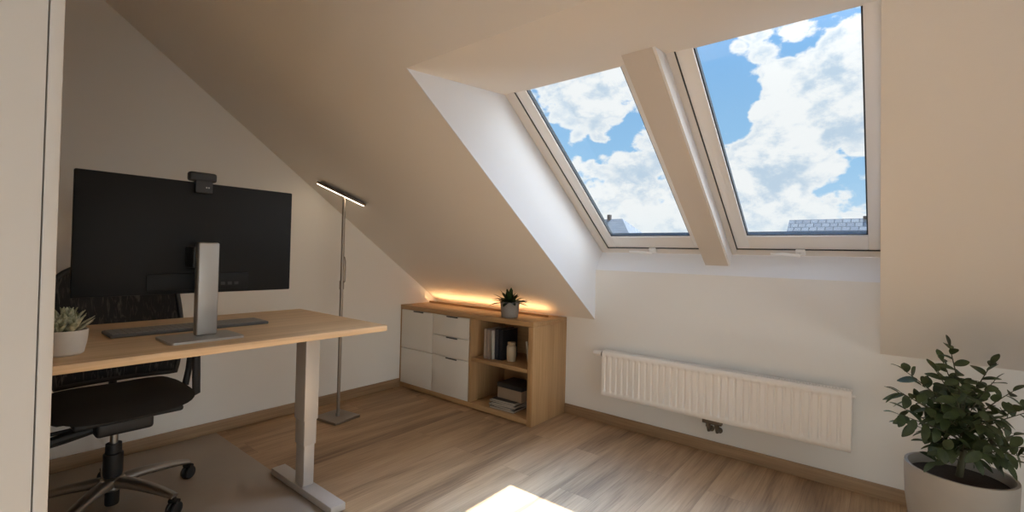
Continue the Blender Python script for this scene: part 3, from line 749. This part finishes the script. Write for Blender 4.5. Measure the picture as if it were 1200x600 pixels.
# ------------------------------------------------------------------ outside: ground, neighbouring houses, trees
G0 = -6.5
struct('ground', MB().box((-120, .9, G0-.5), (120, 160, G0)).box((-120, -160, G0-.5), (120, .9, G0)), plain('pale_paving', (.20, .19, .175), .9, var=.2, bscale=.6), smooth=0)
M_slate = tile_mat('grey_roof_tiles', (.075, .085, .10), (.10, .112, .125), (.04, .046, .055))
M_render = plain('pale_house_render', (.25, .24, .22), .9)
M_chim = plain('brick_chimney', (.05, .042, .04), .9)
def house(name, label, x0, x1, yr, zr, run, drop, chim, mat):
    """gabled house, ridge along x at (yr, zr), roof falling by drop over run on both sides"""
    h = thing(name, ((x0+x1)/2, yr, G0), label, 'house')
    th_ = .25
    L = math.hypot(run, drop); ang = math.atan2(drop, run)
    def roofhalf(sg):
        b = MB().box((x0, 0, -th_), (x1, L, 0))
        o = b.build('roof', mat, h, smooth=0)
        o.location = V((0, yr, zr)) - WLOC[h.name] ; 
        o.data.transform(Matrix.Translation(WLOC[h.name]))
        o.rotation_euler = (-ang, 0, 0) if sg > 0 else (-ang, 0, 0)
        if sg < 0:
            for v in o.data.vertices: v.co.y = -v.co.y
            o.data.flip_normals(); o.rotation_euler = (ang, 0, 0)
        return o
    rf = roofhalf(-1); roofhalf(1)
    prof = [V((x0+.4, yr-run+.4, G0)), V((x0+.4, yr-run+.4, zr-drop+.05)), V((x0+.4, yr, zr-.3)), V((x0+.4, yr+run-.4, zr-drop+.05)), V((x0+.4, yr+run-.4, G0))]
    MB().prism(prof, (x1-x0-.8, 0, 0)).build('wall', M_render, h, smooth=0)
    for (cx, w, hh) in chim:
        c = MB().box((cx-w/2, yr-w/2, zr-.5), (cx+w/2, yr+w/2, zr+hh), .02).box((cx-w/2-.05, yr-w/2-.05, zr+hh-.12), (cx+w/2+.05, yr+w/2+.05, zr+hh), .02)
        c.build('chimney', M_chim, h, smooth=0)
house('house', 'neighbouring house with long grey tiled roof seen through the right window', -.25, 9.5, 22.2, 3.12, 4.5, 3.6, ((2.62, .10, .10),), M_slate)
def hiphouse():
    zr = 4.7; yr = 36.5; h = thing('house', (-16.7, yr, G0), 'distant house with pointed grey roof at the left window corner', 'house')
    x0, x1, rx0, rx1 = -23.0, -11.8, -19.0, -15.6; y0, y1 = 32.0, 41.0; ze = 2.3-1.2
    b = bmesh.new(); v = [b.verts.new(p) for p in ((x0, y0, ze), (x1, y0, ze), (x1, y1, ze), (x0, y1, ze), (rx0, yr, zr), (rx1, yr, zr))]
    for f in ((0, 1, 5, 4), (1, 2, 5), (2, 3, 4, 5), (3, 0, 4), (3, 2, 1, 0)): b.faces.new([v[i] for i in f])
    bmesh.ops.recalc_face_normals(b, faces=b.faces)
    MB().merge(b).build('roof', M_slate, h, smooth=0)
    MB().box((x0+.4, y0+.4, G0), (x1-.4, y1-.4, ze-.01)).build('wall', M_render, h, smooth=0)
    for cx, w, hh in ((-16.9, .32, .42),): MB().box((cx-w/2, yr-w/2, zr-.4), (cx+w/2, yr+w/2, zr+hh), .03).build('chimney', M_chim, h, smooth=0)
hiphouse()
M_far = leafmat('distant_tree_leaf', (.035, .05, .028), (.06, .08, .04), .8, .8)
M_trunk = plain('tree_bark', (.09, .06, .04), .9)
def tree(x, y, ztop, w, label, seed):
    random.seed(seed); tr = thing('tree', (x, y, G0), label, 'tree', None)
    MB().tube([(x, y, G0), (x+.1, y, G0+3), (x, y, ztop-2.2)], [.28, .2, .1], n=10).build('trunk', M_trunk, tr)
    m = MB()
    for k in range(26):
        c = V((x + random.gauss(0, w*.33), y + random.gauss(0, w*.33), ztop - .7 - abs(random.gauss(0, 1.3))))
        b = bmesh.new(); bmesh.ops.create_icosphere(b, subdivisions=3, radius=random.uniform(.45, .85))
        for v in b.verts: v.co = v.co*(1 + .45*noise.noise(v.co*3.1 + c)) ; v.co += c
        m.merge(b)
    # keep crown under its top
    m.build('crown', M_far, tr, smooth=0)
tree(-17.0, 50, 3.60, 2.4, 'small round tree between the distant houses in the left window', 3)
tree(-8.5, 36, 3.0, 1.6, 'small tree at the right of the left window view', 5)
house('house', 'far low house roof just above the lower edge of the left window', -12.6, -8.8, 46.0, 3.55, 3.0, 2.6, ((-9.6, .3, .35),), M_slate)

# ------------------------------------------------------------------ sky, sun
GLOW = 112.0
def build_world():
    w = bpy.data.worlds.new('sky'); scn.world = w; w.use_nodes = True; nt = w.node_tree; nt.nodes.clear(); L = nt.links.new
    out = nt.nodes.new('ShaderNodeOutputWorld'); bg = nt.nodes.new('ShaderNodeBackground'); L(bg.outputs[0], out.inputs[0])
    tc = nt.nodes.new('ShaderNodeTexCoord'); D = tc.outputs['Generated']
    def math_(op, a, b=None, c=None, clamp=False):
        n = nt.nodes.new('ShaderNodeMath'); n.operation = op; n.use_clamp = clamp
        for i, x in enumerate((a, b, c)):
            if x is None: continue
            if isinstance(x, (int, float)): n.inputs[i].default_value = x
            else: L(x, n.inputs[i])
        return n.outputs[0]
    def noi(scale, det, rough, loc=(0, 0, 0), dist=0., zs=1.5):
        mp = nt.nodes.new('ShaderNodeMapping'); mp.inputs['Location'].default_value = loc; mp.inputs['Scale'].default_value = (1, 1, zs); L(D, mp.inputs['Vector'])
        n = nt.nodes.new('ShaderNodeTexNoise'); n.inputs['Scale'].default_value = scale; n.inputs['Detail'].default_value = det; n.inputs['Roughness'].default_value = rough; n.inputs['Distortion'].default_value = dist
        L(mp.outputs[0], n.inputs['Vector']); return n.outputs['Fac']
    sep = nt.nodes.new('ShaderNodeSeparateXYZ'); L(D, sep.inputs[0]); Z = sep.outputs['Z']
    # blue gradient
    rmp = nt.nodes.new('ShaderNodeValToRGB'); e = rmp.color_ramp.elements
    e[0].position = 0; e[0].color = (.60, .80, .97, 1); e[1].position = 1; e[1].color = (.10, .27, .62, 1)
    x = e.new(.18); x.color = (.36, .63, .93, 1); x = e.new(.42); x.color = (.22, .47, .84, 1)
    L(Z, rmp.inputs['Fac'])
    # where the cloud banks and the blue gaps of this sky are: (direction, spread, weight)
    BL = [((-.455,.825,.335),.006,.16), ((-.49,.80,.345),.006,.14), ((-.479,.837,.264),.0018,.12), ((-.395,.903,.169),.004,.15), ((-.501,.843,.197),.002,.08), ((-.366,.923,.117),.004,.10),
          ((-.106,.946,.306),.0035,.17), ((-.173,.968,.183),.006,.17), ((-.094,.971,.221),.005,.16), ((-.046,.937,.347),.0025,.14), ((-.174,.979,.105),.004,.12), ((-.094,.992,.087),.004,.09), ((-.205,.905,.372),.0016,.15), ((-.15,.942,.30),.0025,.14), ((-.06,.955,.29),.0025,.12), ((-.43,.90,.10),.003,.10), ((-.05,.99,.06),.003,.08),
          ((-.405,.855,.325),.0010,-.14), ((-.534,.809,.248),.0022,-.18), ((-.421,.873,.246),.0014,-.17), ((-.46,.86,.225),.0008,-.10), ((-.245,.922,.30),.0022,-.24), ((-.249,.901,.355),.0015,-.12), ((-.064,.988,.138),.0018,-.24), ((-.212,.937,.278),.0012,-.14), ((-.13,.918,.375),.0012,-.12)]
    tot = None
    for d, s, wt in BL:
        dv = V(d).normalized()
        n = nt.nodes.new('ShaderNodeVectorMath'); n.operation = 'DOT_PRODUCT'; L(D, n.inputs[0]); n.inputs[1].default_value = dv
        g = math_('MULTIPLY_ADD', n.outputs['Value'], 1/s, -1/s)          # (dot-1)/s
        g = math_('POWER', 2.718, g)
        tot = math_('MULTIPLY', g, wt) if tot is None else math_('MULTIPLY_ADD', g, wt, tot)
    def density(off):
        dv = nt.nodes.new('ShaderNodeVectorMath'); dv.operation = 'ADD'; L(D, dv.inputs[0]); dv.inputs[1].default_value = off
        def nz(scale, det, rough, loc, dist=0.):
            mp = nt.nodes.new('ShaderNodeMapping'); mp.inputs['Location'].default_value = loc; mp.inputs['Scale'].default_value = (1, 1, 1.5); L(dv.outputs['Vector'], mp.inputs['Vector'])
            n = nt.nodes.new('ShaderNodeTexNoise'); n.inputs['Scale'].default_value = scale; n.inputs['Detail'].default_value = det; n.inputs['Roughness'].default_value = rough; n.inputs['Distortion'].default_value = dist
            L(mp.outputs[0], n.inputs['Vector']); return n.outputs['Fac']
        def puff(scale, loc):
            mp = nt.nodes.new('ShaderNodeMapping'); mp.inputs['Location'].default_value = loc; mp.inputs['Scale'].default_value = (1, 1, 1.35); L(dv.outputs['Vector'], mp.inputs['Vector'])
            n = nt.nodes.new('ShaderNodeTexVoronoi'); n.feature = 'F1'; n.inputs['Scale'].default_value = scale
            n.inputs['Detail'].default_value = 1.0; n.inputs['Roughness'].default_value = .5
            L(mp.outputs[0], n.inputs['Vector']); return n.outputs['Distance']
        f1 = nz(5.2, 8, .58, (3.1, 1.7, .4), .15)
        f2 = nz(17, 6, .6, (1.3, .2, 2.2), .2)
        p = puff(19, (.3, .8, .1)); f3 = nz(48, 4, .6, (5.3, .2, 1.2))
        q = math_('MULTIPLY_ADD', f2, .26, math_('MULTIPLY', f1, .62))
        return q, math_('MULTIPLY_ADD', p, -.22, math_('MULTIPLY_ADD', f3, .13, math_('ADD', q, .14)))
    q0, d0 = density((0, 0, 0)); q1, d1 = density((.010, .006, .030))
    dens = math_('ADD', d0, tot)
    mr = nt.nodes.new('ShaderNodeMapRange'); mr.interpolation_type = 'SMOOTHSTEP'; L(dens, mr.inputs['Value']); mr.inputs['From Min'].default_value = .488; mr.inputs['From Max'].default_value = .56
    # tops of the billows bright, bellies blue grey
    df = math_('SUBTRACT', q0, q1)
    sh = nt.nodes.new('ShaderNodeMapRange'); sh.interpolation_type = 'SMOOTHSTEP'; L(df, sh.inputs['Value']); sh.inputs['From Min'].default_value = -.075; sh.inputs['From Max'].default_value = .042
    cc = nt.nodes.new('ShaderNodeMix'); cc.data_type = 'RGBA'; 
    rim = nt.nodes.new('ShaderNodeMapRange'); rim.interpolation_type = 'SMOOTHSTEP'; L(dens, rim.inputs['Value']); rim.inputs['From Min'].default_value = .52; rim.inputs['From Max'].default_value = .70; rim.inputs['To Min'].default_value = 1; rim.inputs['To Max'].default_value = 0
    L(math_('MAXIMUM', sh.outputs[0], rim.outputs[0]), cc.inputs['Factor']); cc.inputs['A'].default_value = (.58, .71, .86, 1); cc.inputs['B'].default_value = (1.0, 1.01, 1.03, 1)
    mx = nt.nodes.new('ShaderNodeMix'); mx.data_type = 'RGBA'; L(mr.outputs[0], mx.inputs['Factor']); L(rmp.outputs['Color'], mx.inputs['A']); L(cc.outputs['Result'], mx.inputs['B'])
    # haze near the horizon
    hz = nt.nodes.new('ShaderNodeMapRange'); hz.interpolation_type = 'SMOOTHSTEP'; L(Z, hz.inputs['Value']); hz.inputs['From Min'].default_value = .0; hz.inputs['From Max'].default_value = .12; hz.inputs['To Min'].default_value = .55; hz.inputs['To Max'].default_value = 0
    m2 = nt.nodes.new('ShaderNodeMix'); m2.data_type = 'RGBA'; L(hz.outputs[0], m2.inputs['Factor']); L(mx.outputs['Result'], m2.inputs['A']); m2.inputs['B'].default_value = (.80, .90, .98, 1)
    X = sep.outputs['X']
    wm = nt.nodes.new('ShaderNodeMapRange'); L(math_('MAXIMUM', X, math_('MULTIPLY', sep.outputs['Y'], -1)), wm.inputs['Value']); wm.inputs['From Min'].default_value = .3; wm.inputs['From Max'].default_value = .8; wm.inputs['To Max'].default_value = .75
    m3 = nt.nodes.new('ShaderNodeMix'); m3.data_type = 'RGBA'; L(wm.outputs[0], m3.inputs['Factor']); L(m2.outputs['Result'], m3.inputs['A']); m3.inputs['B'].default_value = (1.0, .965, .91, 1)  # warm tint added to the unseen fill side of the sky
    L(m3.outputs['Result'], bg.inputs['Color'])
    # sky strength raised toward unseen east and rear, as fill through the added glazing
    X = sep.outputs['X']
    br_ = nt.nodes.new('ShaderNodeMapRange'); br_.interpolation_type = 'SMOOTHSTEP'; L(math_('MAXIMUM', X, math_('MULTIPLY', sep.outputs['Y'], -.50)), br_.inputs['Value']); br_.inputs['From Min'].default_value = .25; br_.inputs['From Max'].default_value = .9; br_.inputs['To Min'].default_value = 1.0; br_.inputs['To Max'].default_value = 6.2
    # added glow near the sun, unseen above the window tops, to brighten the recess
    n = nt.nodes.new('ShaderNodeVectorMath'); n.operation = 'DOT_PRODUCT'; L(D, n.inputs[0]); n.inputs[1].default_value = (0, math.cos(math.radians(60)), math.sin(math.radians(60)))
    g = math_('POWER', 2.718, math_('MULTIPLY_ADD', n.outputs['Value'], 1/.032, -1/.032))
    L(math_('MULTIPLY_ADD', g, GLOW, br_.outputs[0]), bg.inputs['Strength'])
    w.cycles.sampling_method = 'MANUAL'; w.cycles.sample_map_resolution = 1024
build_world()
sun = bpy.data.lights.new('sun', 'SUN'); sun.energy = 25.0; sun.angle = math.radians(.6); sun.color = (1., .975, .935)
so = bpy.data.objects.new('sun', sun); COL.objects.link(so)
el = math.radians(51.0); dsun = V((.005, -math.cos(el), -math.sin(el)))
so.rotation_euler = dsun.to_track_quat('-Z', 'Y').to_euler(); so.location = (3, 6, 9)

# ------------------------------------------------------------------ camera
yaw, pit, rol, f, ppy = .6782, .0109, .0247, 544.33, 292.17
fw = V((-math.sin(yaw)*math.cos(pit), math.cos(yaw)*math.cos(pit), math.sin(pit)))
r = V((math.cos(yaw), math.sin(yaw), 0)); u = r.cross(fw)
r2 = r*math.cos(rol) + u*math.sin(rol); u2 = u*math.cos(rol) - r*math.sin(rol)
cam = bpy.data.cameras.new('camera'); co = bpy.data.objects.new('camera', cam); COL.objects.link(co)
co.matrix_world = Matrix(((r2.x, u2.x, -fw.x, 3.3176), (r2.y, u2.y, -fw.y, -3.0079), (r2.z, u2.z, -fw.z, 1.18), (0, 0, 0, 1)))
cam.sensor_width = 36; cam.sensor_fit = 'HORIZONTAL'; cam.lens = f*36/1200; cam.shift_y = (ppy-300)/1200
cam.clip_start = .02; cam.clip_end = 500
scn.camera = co

vs = scn.view_settings; vs.view_transform = 'Standard'; vs.look = 'None'; vs.exposure = 0.0; vs.gamma = 1; vs.use_curve_mapping = False
cy = scn.cycles
cy.max_bounces = 12; cy.diffuse_bounces = 8; cy.transparent_max_bounces = 16; cy.sample_clamp_indirect = 4.0
cy.use_denoising = True; cy.caustics_reflective = False; cy.caustics_refractive = False
